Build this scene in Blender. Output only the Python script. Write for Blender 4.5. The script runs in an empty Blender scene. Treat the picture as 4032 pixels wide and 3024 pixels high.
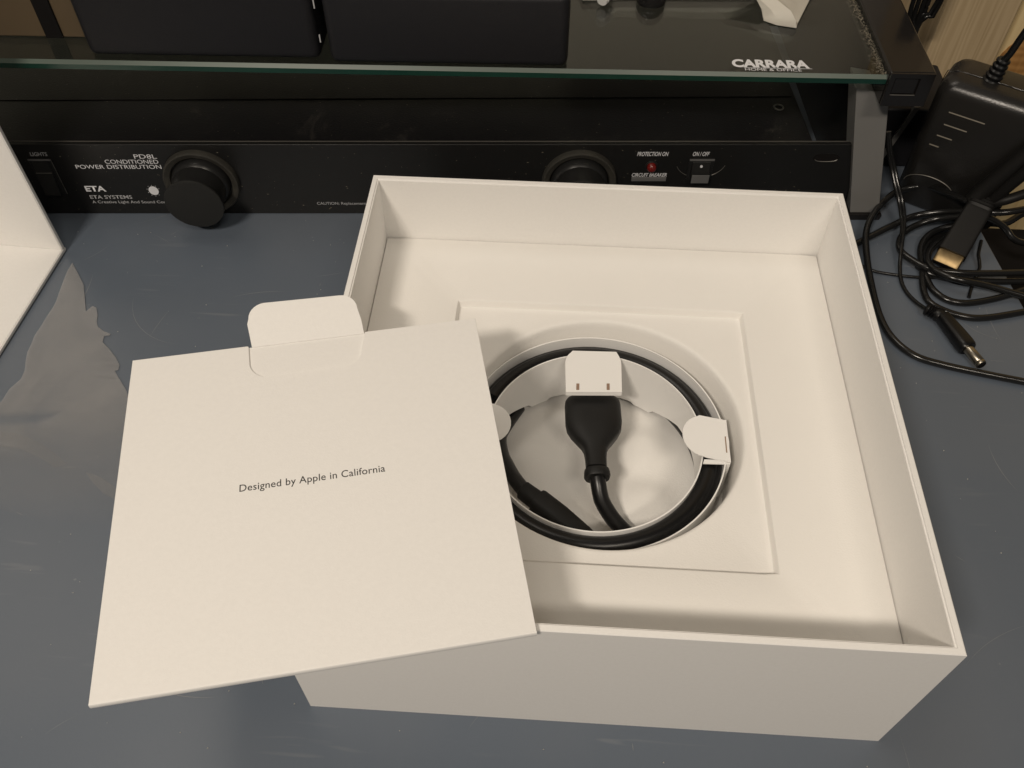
import bpy, bmesh, math, random
from mathutils import Vector, Matrix
random.seed(7)
R = math.radians
S = 0.2            # one length unit = the width of the open white box = 0.2 m
sc = bpy.context.scene

# ------------------------------------------------------------------ camera
cam_d = bpy.data.cameras.new('camera'); cam = bpy.data.objects.new('camera', cam_d)
sc.collection.objects.link(cam); sc.camera = cam
cam_d.sensor_width = 36.0; cam_d.lens = 31.08; cam_d.clip_start = 0.005; cam_d.clip_end = 50
CR = [[0.998181, 0.060275, 0.000969], [0.047668, -0.779362, -0.624759], [-0.036902, 0.623668, -0.780817]]
cam.matrix_world = Matrix(((CR[0][0], -CR[1][0], -CR[2][0], 0.3897*S),
                           (CR[0][1], -CR[1][1], -CR[2][1], -0.5148*S),
                           (CR[0][2], -CR[1][2], -CR[2][2], 1.592*S),
                           (0, 0, 0, 1)))
# ------------------------------------------------------------------ room light
w = bpy.data.worlds.new('World'); sc.world = w; w.use_nodes = True
bg = w.node_tree.nodes['Background']
bg.inputs[0].default_value = (1.0, 0.92, 0.84, 1); bg.inputs[1].default_value = 0.05

def area(name, loc, target, sx, sy, power, col):
    l = bpy.data.lights.new(name, 'AREA'); l.shape = 'RECTANGLE'; l.size = sx*S; l.size_y = sy*S
    l.energy = power; l.color = col
    o = bpy.data.objects.new(name, l); sc.collection.objects.link(o)
    o.location = Vector(loc)*S
    o.rotation_euler = (Vector(target)*S-o.location).to_track_quat('-Z', 'Y').to_euler()
    return o
area('ceiling_tube', (-1.35, -2.9, 4.8), (0.2, 0.3, 0), 1.05, 0.30, 6.3, (1.0, 0.89, 0.76))
area('ceiling_tube', (2.1, -3.6, 6.2), (0.5, 0.3, 0), 2.0, 0.35, 3.9, (1.0, 0.89, 0.75))
area('overhead_fill', (-1.2, 2.0, 6.0), (0.0, 0.4, 0), 2.6, 1.2, 1.6, (1.0, 0.91, 0.79))  # added overhead fill in place of ambient light, no fixture in view
area('sheen_light', (-4.4, 3.6, 5.0), (-0.4, 0.5, 0), 3.0, 3.0, 2.9, (1.0, 0.91, 0.80))  # added out-of-view light that lays a pale sheen on the desk
sc.view_settings.view_transform = 'Standard'; sc.view_settings.look = 'None'
sc.view_settings.exposure = 0.13; sc.view_settings.gamma = 1.0

# ------------------------------------------------------------------ materials
def mat(name, col, rough=0.5, metal=0.0, spec=0.5, bump=None, noise=None, coat=0.0):
    m = bpy.data.materials.new(name); m.use_nodes = True
    nt = m.node_tree; b = nt.nodes['Principled BSDF']
    b.inputs['Base Color'].default_value = (*col, 1); b.inputs['Roughness'].default_value = rough
    b.inputs['Metallic'].default_value = metal; b.inputs['Specular IOR Level'].default_value = spec
    b.inputs['Coat Weight'].default_value = coat
    tc = nt.nodes.new('ShaderNodeTexCoord')
    if noise:                                   # (scale, amount): uneven tone of the stuff itself
        n = nt.nodes.new('ShaderNodeTexNoise'); n.inputs['Scale'].default_value = noise[0]; n.inputs['Detail'].default_value = 6
        nt.links.new(tc.outputs['Object'], n.inputs['Vector'])
        mx = nt.nodes.new('ShaderNodeMix'); mx.data_type = 'RGBA'
        mx.inputs['A'].default_value = (*[c*(1-noise[1]) for c in col], 1); mx.inputs['B'].default_value = (*[min(1, c*(1+noise[1])) for c in col], 1)
        nt.links.new(n.outputs['Fac'], mx.inputs['Factor']); nt.links.new(mx.outputs['Result'], b.inputs['Base Color'])
    if bump:                                    # (scale, strength, distance)
        n2 = nt.nodes.new('ShaderNodeTexNoise'); n2.inputs['Scale'].default_value = bump[0]; n2.inputs['Detail'].default_value = 4
        nt.links.new(tc.outputs['Object'], n2.inputs['Vector'])
        bp = nt.nodes.new('ShaderNodeBump'); bp.inputs['Strength'].default_value = bump[1]; bp.inputs['Distance'].default_value = bump[2]
        nt.links.new(n2.outputs['Fac'], bp.inputs['Height']); nt.links.new(bp.outputs['Normal'], b.inputs['Normal'])
    return m
def dusted(m, scale, lo, hi, dcol, stretch=(1, 1, 1), amount=0.6):
    """light specks and smears of dust over a material"""
    nt = m.node_tree; b = nt.nodes['Principled BSDF']
    tc = nt.nodes.new('ShaderNodeTexCoord'); mp = nt.nodes.new('ShaderNodeMapping'); mp.inputs['Scale'].default_value = stretch
    nt.links.new(tc.outputs['Object'], mp.inputs['Vector'])
    n = nt.nodes.new('ShaderNodeTexNoise'); n.inputs['Scale'].default_value = scale; n.inputs['Detail'].default_value = 8; n.inputs['Roughness'].default_value = 0.75; n.inputs['Distortion'].default_value = 0.6
    nt.links.new(mp.outputs['Vector'], n.inputs['Vector'])
    r = nt.nodes.new('ShaderNodeMapRange'); r.inputs['From Min'].default_value = lo; r.inputs['From Max'].default_value = hi; r.inputs['To Max'].default_value = amount
    nt.links.new(n.outputs['Fac'], r.inputs['Value'])
    mx = nt.nodes.new('ShaderNodeMix'); mx.data_type = 'RGBA'; mx.inputs['B'].default_value = (*dcol, 1)
    nt.links.new(r.outputs['Result'], mx.inputs['Factor'])
    inp = b.inputs['Base Color']
    if inp.is_linked: nt.links.new(inp.links[0].from_socket, mx.inputs['A'])
    else: mx.inputs['A'].default_value = inp.default_value
    nt.links.new(mx.outputs['Result'], inp)
    return m
M = {}
M['paper'] = mat('white_card', (0.88, 0.865, 0.84), 0.62, spec=0.3, bump=(1500, 0.22, 0.0002), noise=(700, 0.03))
M['paper2'] = mat('moulded_pulp', (0.87, 0.85, 0.815), 0.8, spec=0.2, bump=(1500, 0.25, 0.0003), noise=(40, 0.02))
M['sleeve'] = mat('sleeve_card', (0.89, 0.88, 0.86), 0.6, spec=0.3)
M['slot'] = mat('slot_shade', (0.30, 0.20, 0.14), 0.8)
M['ink'] = mat('grey_ink', (0.020, 0.018, 0.018), 0.6)
M['rubber'] = mat('black_rubber', (0.005, 0.005, 0.0055), 0.32, spec=0.45)
M['plug'] = mat('plug_plastic', (0.008, 0.008, 0.008), 0.5, spec=0.35, bump=(3000, 0.1, 0.0001))
M['cable'] = mat('glossy_cable', (0.010, 0.010, 0.010), 0.22, spec=0.6)
M['thin'] = mat('thin_cable', (0.010, 0.010, 0.010), 0.26, spec=0.5)
M['conn'] = mat('connector_plastic', (0.010, 0.0095, 0.009), 0.5, spec=0.3, bump=(2000, 0.2, 0.0002))
M['gold'] = mat('gold_plate', (0.20, 0.145, 0.075), 0.40, metal=1.0, noise=(400, 0.4))
M['nickel'] = mat('nickel', (0.42, 0.38, 0.31), 0.28, metal=1.0, noise=(150, 0.2))
M['panel'] = mat('panel_black', (0.010, 0.0098, 0.0095), 0.36, spec=0.45, bump=(1800, 0.25, 0.0002), noise=(12, 0.2))
M['case'] = dusted(mat('case_black', (0.0065, 0.0065, 0.0075), 0.34, spec=0.4, bump=(900, 0.3, 0.0003)), 24, 0.60, 0.78, (0.10, 0.09, 0.08), (1, 1, 1), 0.5)
M['knob'] = mat('knob_face', (0.020, 0.020, 0.019), 0.55, spec=0.3, bump=(2500, 0.15, 0.0002))
M['ring'] = dusted(mat('knob_ring', (0.035, 0.033, 0.028), 0.55, spec=0.4), 60, 0.5, 0.75, (0.12, 0.11, 0.085), (1, 1, 1), 0.5)
M['print'] = mat('white_print', (0.78, 0.79, 0.82), 0.6)
M['print_dim'] = mat('grey_print', (0.48, 0.485, 0.50), 0.6)
M['edge_line'] = mat('metal_edge_and_glint', (0.22, 0.21, 0.19), 0.4, metal=0.6)  # metal edges, and thin wires painted as edge highlights
M['led'] = mat('red_lens', (0.16, 0.012, 0.010), 0.15, spec=0.6, coat=0.5)
M['switch'] = mat('grey_rocker', (0.13, 0.13, 0.13), 0.45, noise=(80, 0.25))
M['switch_black'] = mat('black_rocker', (0.015, 0.015, 0.015), 0.3)
M['gloss'] = dusted(mat('gloss_black_plastic', (0.012, 0.011, 0.011), 0.12, spec=0.5), 45, 0.62, 0.8, (0.10, 0.09, 0.07), (1, 1, 1), 0.35)
M['leg'] = mat('grey_leg', (0.27, 0.265, 0.255), 0.28, spec=0.5, metal=0.25, noise=(14, 0.22))
M['soft_black'] = mat('soft_touch_black', (0.011, 0.011, 0.0135), 0.55, spec=0.35, bump=(900, 0.3, 0.0003), noise=(25, 0.1))
M['adapter'] = mat('adapter_plastic', (0.016, 0.015, 0.014), 0.27, spec=0.5, bump=(1500, 0.35, 0.0002))
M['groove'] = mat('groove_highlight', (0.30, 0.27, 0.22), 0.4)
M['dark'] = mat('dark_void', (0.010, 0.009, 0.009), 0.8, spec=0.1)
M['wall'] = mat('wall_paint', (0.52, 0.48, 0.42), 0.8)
M['bag'] = mat('white_bag', (0.62, 0.59, 0.52), 0.55, bump=(30, 0.5, 0.004), noise=(18, 0.12))
M['brown'] = mat('brown_board', (0.10, 0.070, 0.038), 0.7, noise=(10, 0.5))
M['dust'] = mat('dust_fluff', (0.30, 0.27, 0.21), 0.95, spec=0.05)

# desk: satin blue-grey laminate, scuffed and finely scratched
m = mat('desk_laminate', (0.088, 0.112, 0.150), 0.42, spec=0.5, bump=(900, 0.12, 0.0002)); M['desk'] = m
nt = m.node_tree; b = nt.nodes['Principled BSDF']; tc = nt.nodes.new('ShaderNodeTexCoord')
n = nt.nodes.new('ShaderNodeTexNoise'); n.inputs['Scale'].default_value = 7; n.inputs['Detail'].default_value = 5; n.inputs['Distortion'].default_value = 0.8
nt.links.new(tc.outputs['Object'], n.inputs['Vector'])
cr = nt.nodes.new('ShaderNodeValToRGB'); cr.color_ramp.elements[0].position = 0.25; cr.color_ramp.elements[0].color = (0.108, 0.134, 0.172, 1)
cr.color_ramp.elements[1].position = 0.75; cr.color_ramp.elements[1].color = (0.138, 0.158, 0.188, 1)
nt.links.new(n.outputs['Fac'], cr.inputs['Fac'])
prev = cr.outputs['Color']
ns = nt.nodes.new('ShaderNodeTexNoise'); ns.inputs['Scale'].default_value = 13; ns.inputs['Detail'].default_value = 1
nt.links.new(tc.outputs['Object'], ns.inputs['Vector'])
sp_ = nt.nodes.new('ShaderNodeMapRange'); sp_.inputs['From Min'].default_value = 0.52; sp_.inputs['From Max'].default_value = 0.66
nt.links.new(ns.outputs['Fac'], sp_.inputs['Value'])
for rot, st, scl, lo, hi, amt in ((0.3, (1, 11, 1), 22, 0.66, 0.72, 0.12), (-0.9, (1, 14, 1), 18, 0.67, 0.73, 0.12), (1.4, (1, 12, 1), 20, 0.67, 0.73, 0.10), (0.0, (1, 1, 1), 170, 0.76, 0.80, 0.30)):
    mp = nt.nodes.new('ShaderNodeMapping'); mp.inputs['Rotation'].default_value = (0, 0, rot); mp.inputs['Scale'].default_value = st
    nt.links.new(tc.outputs['Object'], mp.inputs['Vector'])
    n3 = nt.nodes.new('ShaderNodeTexNoise'); n3.inputs['Scale'].default_value = scl; n3.inputs['Detail'].default_value = 2; n3.inputs['Distortion'].default_value = 0.35
    nt.links.new(mp.outputs['Vector'], n3.inputs['Vector'])
    mr = nt.nodes.new('ShaderNodeMapRange'); mr.inputs['From Min'].default_value = lo; mr.inputs['From Max'].default_value = hi; mr.inputs['To Max'].default_value = amt
    nt.links.new(n3.outputs['Fac'], mr.inputs['Value'])
    mx = nt.nodes.new('ShaderNodeMix'); mx.data_type = 'RGBA'; mx.inputs['B'].default_value = (0.42, 0.42, 0.40, 1)
    gm = nt.nodes.new('ShaderNodeMath'); gm.operation = 'MULTIPLY'; nt.links.new(mr.outputs['Result'], gm.inputs[0])
    if st[1] > 1: nt.links.new(sp_.outputs['Result'], gm.inputs[1])
    else: gm.inputs[1].default_value = 1.0
    nt.links.new(gm.outputs[0], mx.inputs['Factor']); nt.links.new(prev, mx.inputs['A']); prev = mx.outputs['Result']
nt.links.new(prev, b.inputs['Base Color'])
rr = nt.nodes.new('ShaderNodeMapRange'); rr.inputs['To Min'].default_value = 0.26; rr.inputs['To Max'].default_value = 0.42
nt.links.new(n.outputs['Fac'], rr.inputs['Value']); nt.links.new(rr.outputs['Result'], b.inputs['Roughness'])

def wood(name, c1, c2, scale, stretch, dist, rings=False, rough=0.6):
    m = bpy.data.materials.new(name); m.use_nodes = True; nt = m.node_tree; b = nt.nodes['Principled BSDF']
    b.inputs['Roughness'].default_value = rough; b.inputs['Specular IOR Level'].default_value = 0.3
    tc = nt.nodes.new('ShaderNodeTexCoord'); mp = nt.nodes.new('ShaderNodeMapping'); mp.inputs['Scale'].default_value = stretch
    nt.links.new(tc.outputs['Object'], mp.inputs['Vector'])
    wv = nt.nodes.new('ShaderNodeTexWave'); wv.wave_type = 'RINGS' if rings else 'BANDS'; wv.inputs['Scale'].default_value = scale
    wv.inputs['Distortion'].default_value = dist; wv.inputs['Detail'].default_value = 3; wv.inputs['Detail Scale'].default_value = 1.2
    nt.links.new(mp.outputs['Vector'], wv.inputs['Vector'])
    n = nt.nodes.new('ShaderNodeTexNoise'); n.inputs['Scale'].default_value = 300; n.inputs['Detail'].default_value = 3
    mp2 = nt.nodes.new('ShaderNodeMapping'); mp2.inputs['Scale'].default_value = (1, 1, 0.06); nt.links.new(tc.outputs['Object'], mp2.inputs['Vector']); nt.links.new(mp2.outputs['Vector'], n.inputs['Vector'])
    ad = nt.nodes.new('ShaderNodeMath'); ad.operation = 'MULTIPLY_ADD'; ad.inputs[1].default_value = 0.75
    nt.links.new(n.outputs['Fac'], ad.inputs[0]); 
    hl = nt.nodes.new('ShaderNodeMath'); hl.operation = 'MULTIPLY'; hl.inputs[1].default_value = 0.3
    nt.links.new(wv.outputs['Fac'], hl.inputs[0]); nt.links.new(hl.outputs[0], ad.inputs[2])
    mx = nt.nodes.new('ShaderNodeMix'); mx.data_type = 'RGBA'; mx.inputs['A'].default_value = (*c1, 1); mx.inputs['B'].default_value = (*c2, 1)
    nt.links.new(ad.outputs[0], mx.inputs['Factor']); nt.links.new(mx.outputs['Result'], b.inputs['Base Color'])
    return m
M['stud'] = wood('shaded_stud_wood', (0.40, 0.29, 0.16), (0.66, 0.52, 0.33), 90, (1, 1, 0.05), 14.0)  # darker wood tone stands for the stud's shaded face
M['pine'] = wood('pine_board', (0.62, 0.42, 0.18), (0.92, 0.76, 0.45), 16, (1, 1, 0.22), 5.0)  # paler wood tone stands for the board being lit
M['knot'] = wood('pine_knot', (0.22, 0.09, 0.02), (0.62, 0.34, 0.12), 60, (1, 1, 1), 2.5, rings=True)

# glass
m = bpy.data.materials.new('shelf_glass'); m.use_nodes = True; b = m.node_tree.nodes['Principled BSDF']
b.inputs['Transmission Weight'].default_value = 1; b.inputs['Roughness'].default_value = 0.0; b.inputs['IOR'].default_value = 1.5
b.inputs['Base Color'].default_value = (0.80, 0.87, 0.82, 1); M['glass'] = m
M['glass_edge'] = mat('ground_glass_edge', (0.006, 0.040, 0.028), 0.25, spec=0.6, noise=(30, 0.3))
M['glass_bevel'] = mat('polished_glass_bevel', (0.085, 0.115, 0.095), 0.3, spec=0.6, noise=(9, 0.6))
# clear plastic film; its sheen is painted as patchy pale grey opacity
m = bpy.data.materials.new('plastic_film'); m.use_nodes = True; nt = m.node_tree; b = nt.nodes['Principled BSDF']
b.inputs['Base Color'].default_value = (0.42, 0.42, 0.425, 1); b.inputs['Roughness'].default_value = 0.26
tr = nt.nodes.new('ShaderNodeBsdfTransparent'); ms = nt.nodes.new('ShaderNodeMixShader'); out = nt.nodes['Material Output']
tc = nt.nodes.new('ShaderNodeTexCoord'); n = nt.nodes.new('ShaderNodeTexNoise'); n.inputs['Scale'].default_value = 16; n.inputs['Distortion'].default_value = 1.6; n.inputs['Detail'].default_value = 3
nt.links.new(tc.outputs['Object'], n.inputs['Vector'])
at = nt.nodes.new('ShaderNodeAttribute'); at.attribute_name = 'painted_sheen'
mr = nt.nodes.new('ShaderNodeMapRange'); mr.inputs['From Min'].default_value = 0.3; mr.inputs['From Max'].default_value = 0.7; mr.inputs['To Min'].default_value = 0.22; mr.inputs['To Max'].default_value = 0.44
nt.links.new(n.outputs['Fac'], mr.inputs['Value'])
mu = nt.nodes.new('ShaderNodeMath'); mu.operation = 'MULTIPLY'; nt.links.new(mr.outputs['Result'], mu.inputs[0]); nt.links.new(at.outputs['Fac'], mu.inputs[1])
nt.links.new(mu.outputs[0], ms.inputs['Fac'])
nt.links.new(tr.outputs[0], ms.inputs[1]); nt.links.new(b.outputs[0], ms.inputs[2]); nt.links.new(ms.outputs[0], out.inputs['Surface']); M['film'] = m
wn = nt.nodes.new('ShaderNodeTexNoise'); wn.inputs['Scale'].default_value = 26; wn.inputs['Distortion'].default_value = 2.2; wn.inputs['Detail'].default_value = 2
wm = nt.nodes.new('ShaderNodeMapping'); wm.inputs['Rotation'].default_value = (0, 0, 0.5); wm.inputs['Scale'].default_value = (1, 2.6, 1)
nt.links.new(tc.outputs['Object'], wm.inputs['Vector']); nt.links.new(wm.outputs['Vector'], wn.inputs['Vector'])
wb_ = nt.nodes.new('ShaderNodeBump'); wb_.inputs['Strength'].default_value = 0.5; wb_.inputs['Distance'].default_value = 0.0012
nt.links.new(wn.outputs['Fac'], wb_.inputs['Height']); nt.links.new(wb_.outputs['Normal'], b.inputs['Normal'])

# ------------------------------------------------------------------ mesh helpers (coordinates in units of S)
def finish(name, bm, m, parent=None, smooth=None, bevel=0, seg=2):
    bmesh.ops.recalc_face_normals(bm, faces=bm.faces)
    for v in bm.verts: v.co *= S
    me = bpy.data.meshes.new(name); bm.to_mesh(me); bm.free()
    ms = m if isinstance(m, (list, tuple)) else [m]
    for x in ms: me.materials.append(x)
    o = bpy.data.objects.new(name, me); sc.collection.objects.link(o)
    if parent: o.parent = parent
    if smooth is not None:
        me.shade_smooth(); me.set_sharp_from_angle(angle=R(smooth))
    if bevel:
        bv = o.modifiers.new('bevel', 'BEVEL'); bv.width = bevel*S; bv.segments = seg; bv.limit_method = 'ANGLE'; bv.angle_limit = R(40)
        me.shade_smooth(); me.set_sharp_from_angle(angle=R(50)) if seg < 2 else None
        if seg >= 2:
            me.shade_smooth(); bv.harden_normals = True
    return o
def box_bm(bm, x0, x1, y0, y1, z0, z1, mi=0):
    vs = [bm.verts.new(p) for p in ((x0,y0,z0),(x1,y0,z0),(x1,y1,z0),(x0,y1,z0),(x0,y0,z1),(x1,y0,z1),(x1,y1,z1),(x0,y1,z1))]
    for f in ((0,3,2,1),(4,5,6,7),(0,1,5,4),(1,2,6,5),(2,3,7,6),(3,0,4,7)):
        bm.faces.new([vs[i] for i in f]).material_index = mi
    return vs
def box(name, dims, m, parent=None, bevel=0, seg=2):
    bm = bmesh.new(); box_bm(bm, *dims); return finish(name, bm, m, parent, bevel=bevel, seg=seg)
def prism_bm(bm, pts, z0, z1):
    lo = [bm.verts.new((p[0], p[1], z0)) for p in pts]; hi = [bm.verts.new((p[0], p[1], z1)) for p in pts]
    n = len(pts); bm.faces.new(hi); bm.faces.new(lo[::-1])
    for i in range(n): bm.faces.new((lo[i], lo[(i+1) % n], hi[(i+1) % n], hi[i]))
    return lo, hi
def prism(name, pts, z0, z1, m, parent=None, bevel=0, seg=2):
    bm = bmesh.new(); prism_bm(bm, pts, z0, z1); return finish(name, bm, m, parent, bevel=bevel, seg=seg)
def loft_bm(bm, rings, cap=True):
    """rings: lists of equal length of 3-D points; closed loops joined in order"""
    vr = [[bm.verts.new(p) for p in r] for r in rings]
    n = len(vr[0])
    for a, c in zip(vr, vr[1:]):
        for i in range(n): bm.faces.new((a[i], a[(i+1) % n], c[(i+1) % n], c[i]))
    if cap: bm.faces.new(vr[0][::-1]); bm.faces.new(vr[-1])
    return vr
def spline(pts, step=0.012):
    P = [Vector(p) for p in pts]; P = [P[0]*2-P[1]] + P + [P[-1]*2-P[-2]]
    out = []
    for i in range(1, len(P)-2):
        a, b_, c, d = P[i-1:i+3]; k = max(2, int((c-b_).length/step))
        for j in range(k):
            t = j/k
            out.append(0.5*((2*b_)+(c-a)*t+(2*a-5*b_+4*c-d)*t*t+(3*b_-a-3*c+d)*t**3))
    out.append(P[-2]); return out
def tube_bm(bm, pts, r, n=14, prof=None, flat=1.0):
    ks = len(pts); up = Vector((0, 0, 1)); rings = []
    for i, p in enumerate(pts):
        t = (pts[min(i+1, ks-1)]-pts[max(i-1, 0)]).normalized()
        u_ = t.cross(up)
        if u_.length < 1e-3: u_ = Vector((1, 0, 0))
        u_.normalize(); v_ = u_.cross(t).normalized()
        rr_ = r if prof is None else prof[i]
        rings.append([p+u_*math.cos(a)*rr_+v_*math.sin(a)*rr_*flat for a in [2*math.pi*k/n for k in range(n)]])
    loft_bm(bm, rings)
def tube(name, pts, r, m, parent=None, n=14, step=0.012):
    bm = bmesh.new(); tube_bm(bm, spline(pts, step), r, n); return finish(name, bm, m, parent, smooth=60)
def stations(name, a, b_, prof, m, parent=None, n=20, flat=1.0, se=2.0):
    """solid of revolution-like body from a to b; prof = [(t, half-width, half-height)], superellipse exponent se"""
    a = Vector(a); b_ = Vector(b_); t = (b_-a).normalized(); u_ = t.cross(Vector((0, 0, 1)))
    if u_.length < 1e-3: u_ = Vector((1, 0, 0))
    u_.normalize(); v_ = u_.cross(t).normalized(); L = (b_-a).length
    bm = bmesh.new(); rings = []
    for (k, hw, hh) in prof:
        ring = []
        for i in range(n):
            an = 2*math.pi*i/n; c_, s_ = math.cos(an), math.sin(an)
            x = math.copysign(abs(c_)**(2/se), c_)*hw; y = math.copysign(abs(s_)**(2/se), s_)*hh
            ring.append(a+t*L*k+u_*x+v_*y)
        rings.append(ring)
    loft_bm(bm, rings); return finish(name, bm, m, parent, smooth=50)
def empty(name, loc=(0, 0, 0), rz=0.0, **kw):
    o = bpy.data.objects.new(name, None); sc.collection.objects.link(o); o.empty_display_size = 0.02
    o.location = Vector(loc)*S; o.rotation_euler = (0, 0, rz); tag(o, **kw); return o
def tag(o, label=None, category=None, group=None, kind=None):
    for k, v in (('label', label), ('category', category), ('group', group), ('kind', kind)):
        if v: o[k] = v
    return o
def lettering(name, text, x0, x1, z0, z1, m, parent, plane='xz', at=0.0, shear=0.0, off=0.0, thick=0.0006, spacing=1.0, fit=None):
    """flat printed words fitted to a rectangle, slightly proud of the face they are printed on"""
    cu = bpy.data.curves.new(name, 'FONT'); cu.body = text; cu.shear = shear; cu.offset = off; cu.space_character = spacing; cu.resolution_u = 4; cu.fill_mode = 'FRONT'
    tmp = bpy.data.objects.new('tmp', cu); sc.collection.objects.link(tmp)
    bpy.context.view_layer.update()
    me = bpy.data.meshes.new_from_object(tmp.evaluated_get(bpy.context.evaluated_depsgraph_get()))
    bpy.data.objects.remove(tmp); bpy.data.curves.remove(cu)
    xs = [v.co.x for v in me.vertices]; ys = [v.co.y for v in me.vertices]
    ax, bx, ay, by = min(xs), max(xs), min(ys), max(ys)
    for v in me.vertices:
        u_ = x0+(v.co.x-ax)/(bx-ax)*(x1-x0); q = z0+(v.co.y-ay)/(by-ay)*(z1-z0)
        v.co = Vector((u_, at, q))*S if plane == 'xz' else Vector((u_, q, at))*S
    me.materials.append(m); me.name = name
    o = bpy.data.objects.new(name, me); sc.collection.objects.link(o); o.parent = parent
    return o

# ------------------------------------------------------------------ setting
E1, E2 = [[1.5397, 1.3374], [1.5663, 1.0787]]
dx = (E2[0]-E1[0])/(E2[1]-E1[1])
ex = lambda y: E1[0]+(y-E1[1])*dx
o = prism('desk_top', [(-3.2, -1.6), (ex(-1.6), -1.6), (ex(2.35), 2.35), (-3.2, 2.35)], -0.13, 0.0, M['desk'], bevel=0.003); tag(o, kind='structure')
o = box('floor', (-6, 6, -6, 4, -3.7, -3.6), M['dark']); tag(o, kind='structure')
o = box('wall', (-6, 6, 2.60, 2.72, -0.0725, 5.0), M['wall']); tag(o, kind='structure')
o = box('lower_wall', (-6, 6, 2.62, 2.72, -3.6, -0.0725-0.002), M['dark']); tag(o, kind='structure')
o = box('wooden_stud', (1.519, 1.733, 2.06, 2.5, -3.6, 4.5), M['stud'], bevel=0.006)
tag(o, 'grey brown upright wooden stud with straight grain behind the power adapter', 'stud')
pb = empty('pine_board', (1.74, 2.13, -3.6), label='pale yellow pine board with an orange knot at the right edge', category='board')
box('board_face', (0.0, 1.6, 0.0, 0.12, 0.0, 8.0), M['pine'], pb)
bm = bmesh.new(); kp = [(0.125+0.095*math.cos(a), 3.62+0.115*math.sin(a)) for a in [2*math.pi*k/28 for k in range(28)]]
loft_bm(bm, [[(p[0], 0.01, p[1]) for p in kp], [(p[0], -0.004, p[1]) for p in kp]]); finish('knot', bm, M['knot'], pb)

# ------------------------------------------------------------------ clear film on the desk
def film(name, pts, label, painted_sheen, parent=None):
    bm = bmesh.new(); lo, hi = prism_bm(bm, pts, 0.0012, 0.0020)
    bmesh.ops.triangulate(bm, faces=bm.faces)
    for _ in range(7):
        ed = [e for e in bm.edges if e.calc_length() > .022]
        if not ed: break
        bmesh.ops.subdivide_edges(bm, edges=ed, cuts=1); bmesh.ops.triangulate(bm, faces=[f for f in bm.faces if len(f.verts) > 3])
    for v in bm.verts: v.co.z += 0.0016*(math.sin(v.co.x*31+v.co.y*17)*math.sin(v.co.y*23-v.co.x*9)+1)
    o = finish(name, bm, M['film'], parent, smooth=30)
    a = o.data.attributes.new('painted_sheen', 'FLOAT', 'POINT')
    for i, v in enumerate(o.data.vertices): a.data[i].value = painted_sheen(v.co.x/S, v.co.y/S)
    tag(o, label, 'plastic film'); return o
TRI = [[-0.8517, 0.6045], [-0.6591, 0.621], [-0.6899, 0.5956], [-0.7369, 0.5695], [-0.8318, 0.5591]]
def film_sheen(x, y):  # strength of the painted sheen, fading towards the near end
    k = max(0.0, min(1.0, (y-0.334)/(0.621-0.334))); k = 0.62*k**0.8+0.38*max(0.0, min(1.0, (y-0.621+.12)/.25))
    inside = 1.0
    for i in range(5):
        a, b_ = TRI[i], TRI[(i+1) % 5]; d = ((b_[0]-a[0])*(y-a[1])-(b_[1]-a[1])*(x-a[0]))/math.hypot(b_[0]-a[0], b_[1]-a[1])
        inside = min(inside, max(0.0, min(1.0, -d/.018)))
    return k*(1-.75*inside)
film('plastic_film', [[-0.845, 1.0874], [-0.8151, 1.0489], [-0.7847, 1.0083], [-0.7698, 0.9736], [-0.747, 0.92], [-0.7386, 0.9176], [-0.7374, 0.9377], [-0.725, 0.9328], [-0.7131, 0.9079], [-0.708, 0.8857], [-0.6981, 0.8697], [-0.679, 0.8571], [-0.6596, 0.849], [-0.6622, 0.8445], [-0.6734, 0.8411], [-0.67, 0.8224], [-0.6445, 0.7999], [-0.6225, 0.7776], [-0.606, 0.7553], [-0.6036, 0.7401], [-0.6105, 0.7371], [-0.5995, 0.7226], [-0.5668, 0.6847], [-0.5356, 0.6381], [-0.4811, 0.5307], [-0.447, 0.4048], [-0.4623, 0.3242], [-0.5705, 0.3332], [-0.6832, 0.35], [-0.7541, 0.3657], [-0.8179, 0.5102], [-0.8624, 0.611], [-0.8363, 0.6317], [-0.8324, 0.6685], [-0.8175, 0.6992], [-0.8199, 0.7243], [-0.8283, 0.7494], [-0.8369, 0.7802], [-0.8374, 0.8014], [-0.8401, 0.8336], [-0.8367, 0.8612], [-0.8355, 0.9004], [-0.8322, 0.9406], [-0.8374, 0.9871], [-0.8453, 1.0532], [-0.8448, 1.0749]], 'torn clear plastic film with a jagged edge and painted pale sheen, lying beside the standing white card shell', film_sheen)
film('film_scrap', [[-0.8298, 0.5546], [-0.7584, 0.5476], [-0.7097, 0.5302], [-0.661, 0.502], [-0.6258, 0.478], [-0.6469, 0.4659], [-0.685, 0.4874], [-0.7429, 0.5103], [-0.8124, 0.515]], 'narrow curled scrap of clear film on the desk at the left edge', lambda x, y: 0.25)
film('film_scrap', [[-0.5784, 0.4594], [-0.5417, 0.4489], [-0.501, 0.4262], [-0.4835, 0.4066], [-0.4864, 0.3942], [-0.5201, 0.4085], [-0.555, 0.4355]], 'small pointed scrap of clear film touching the left edge of the flat card', lambda x, y: 0.3)

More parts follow.
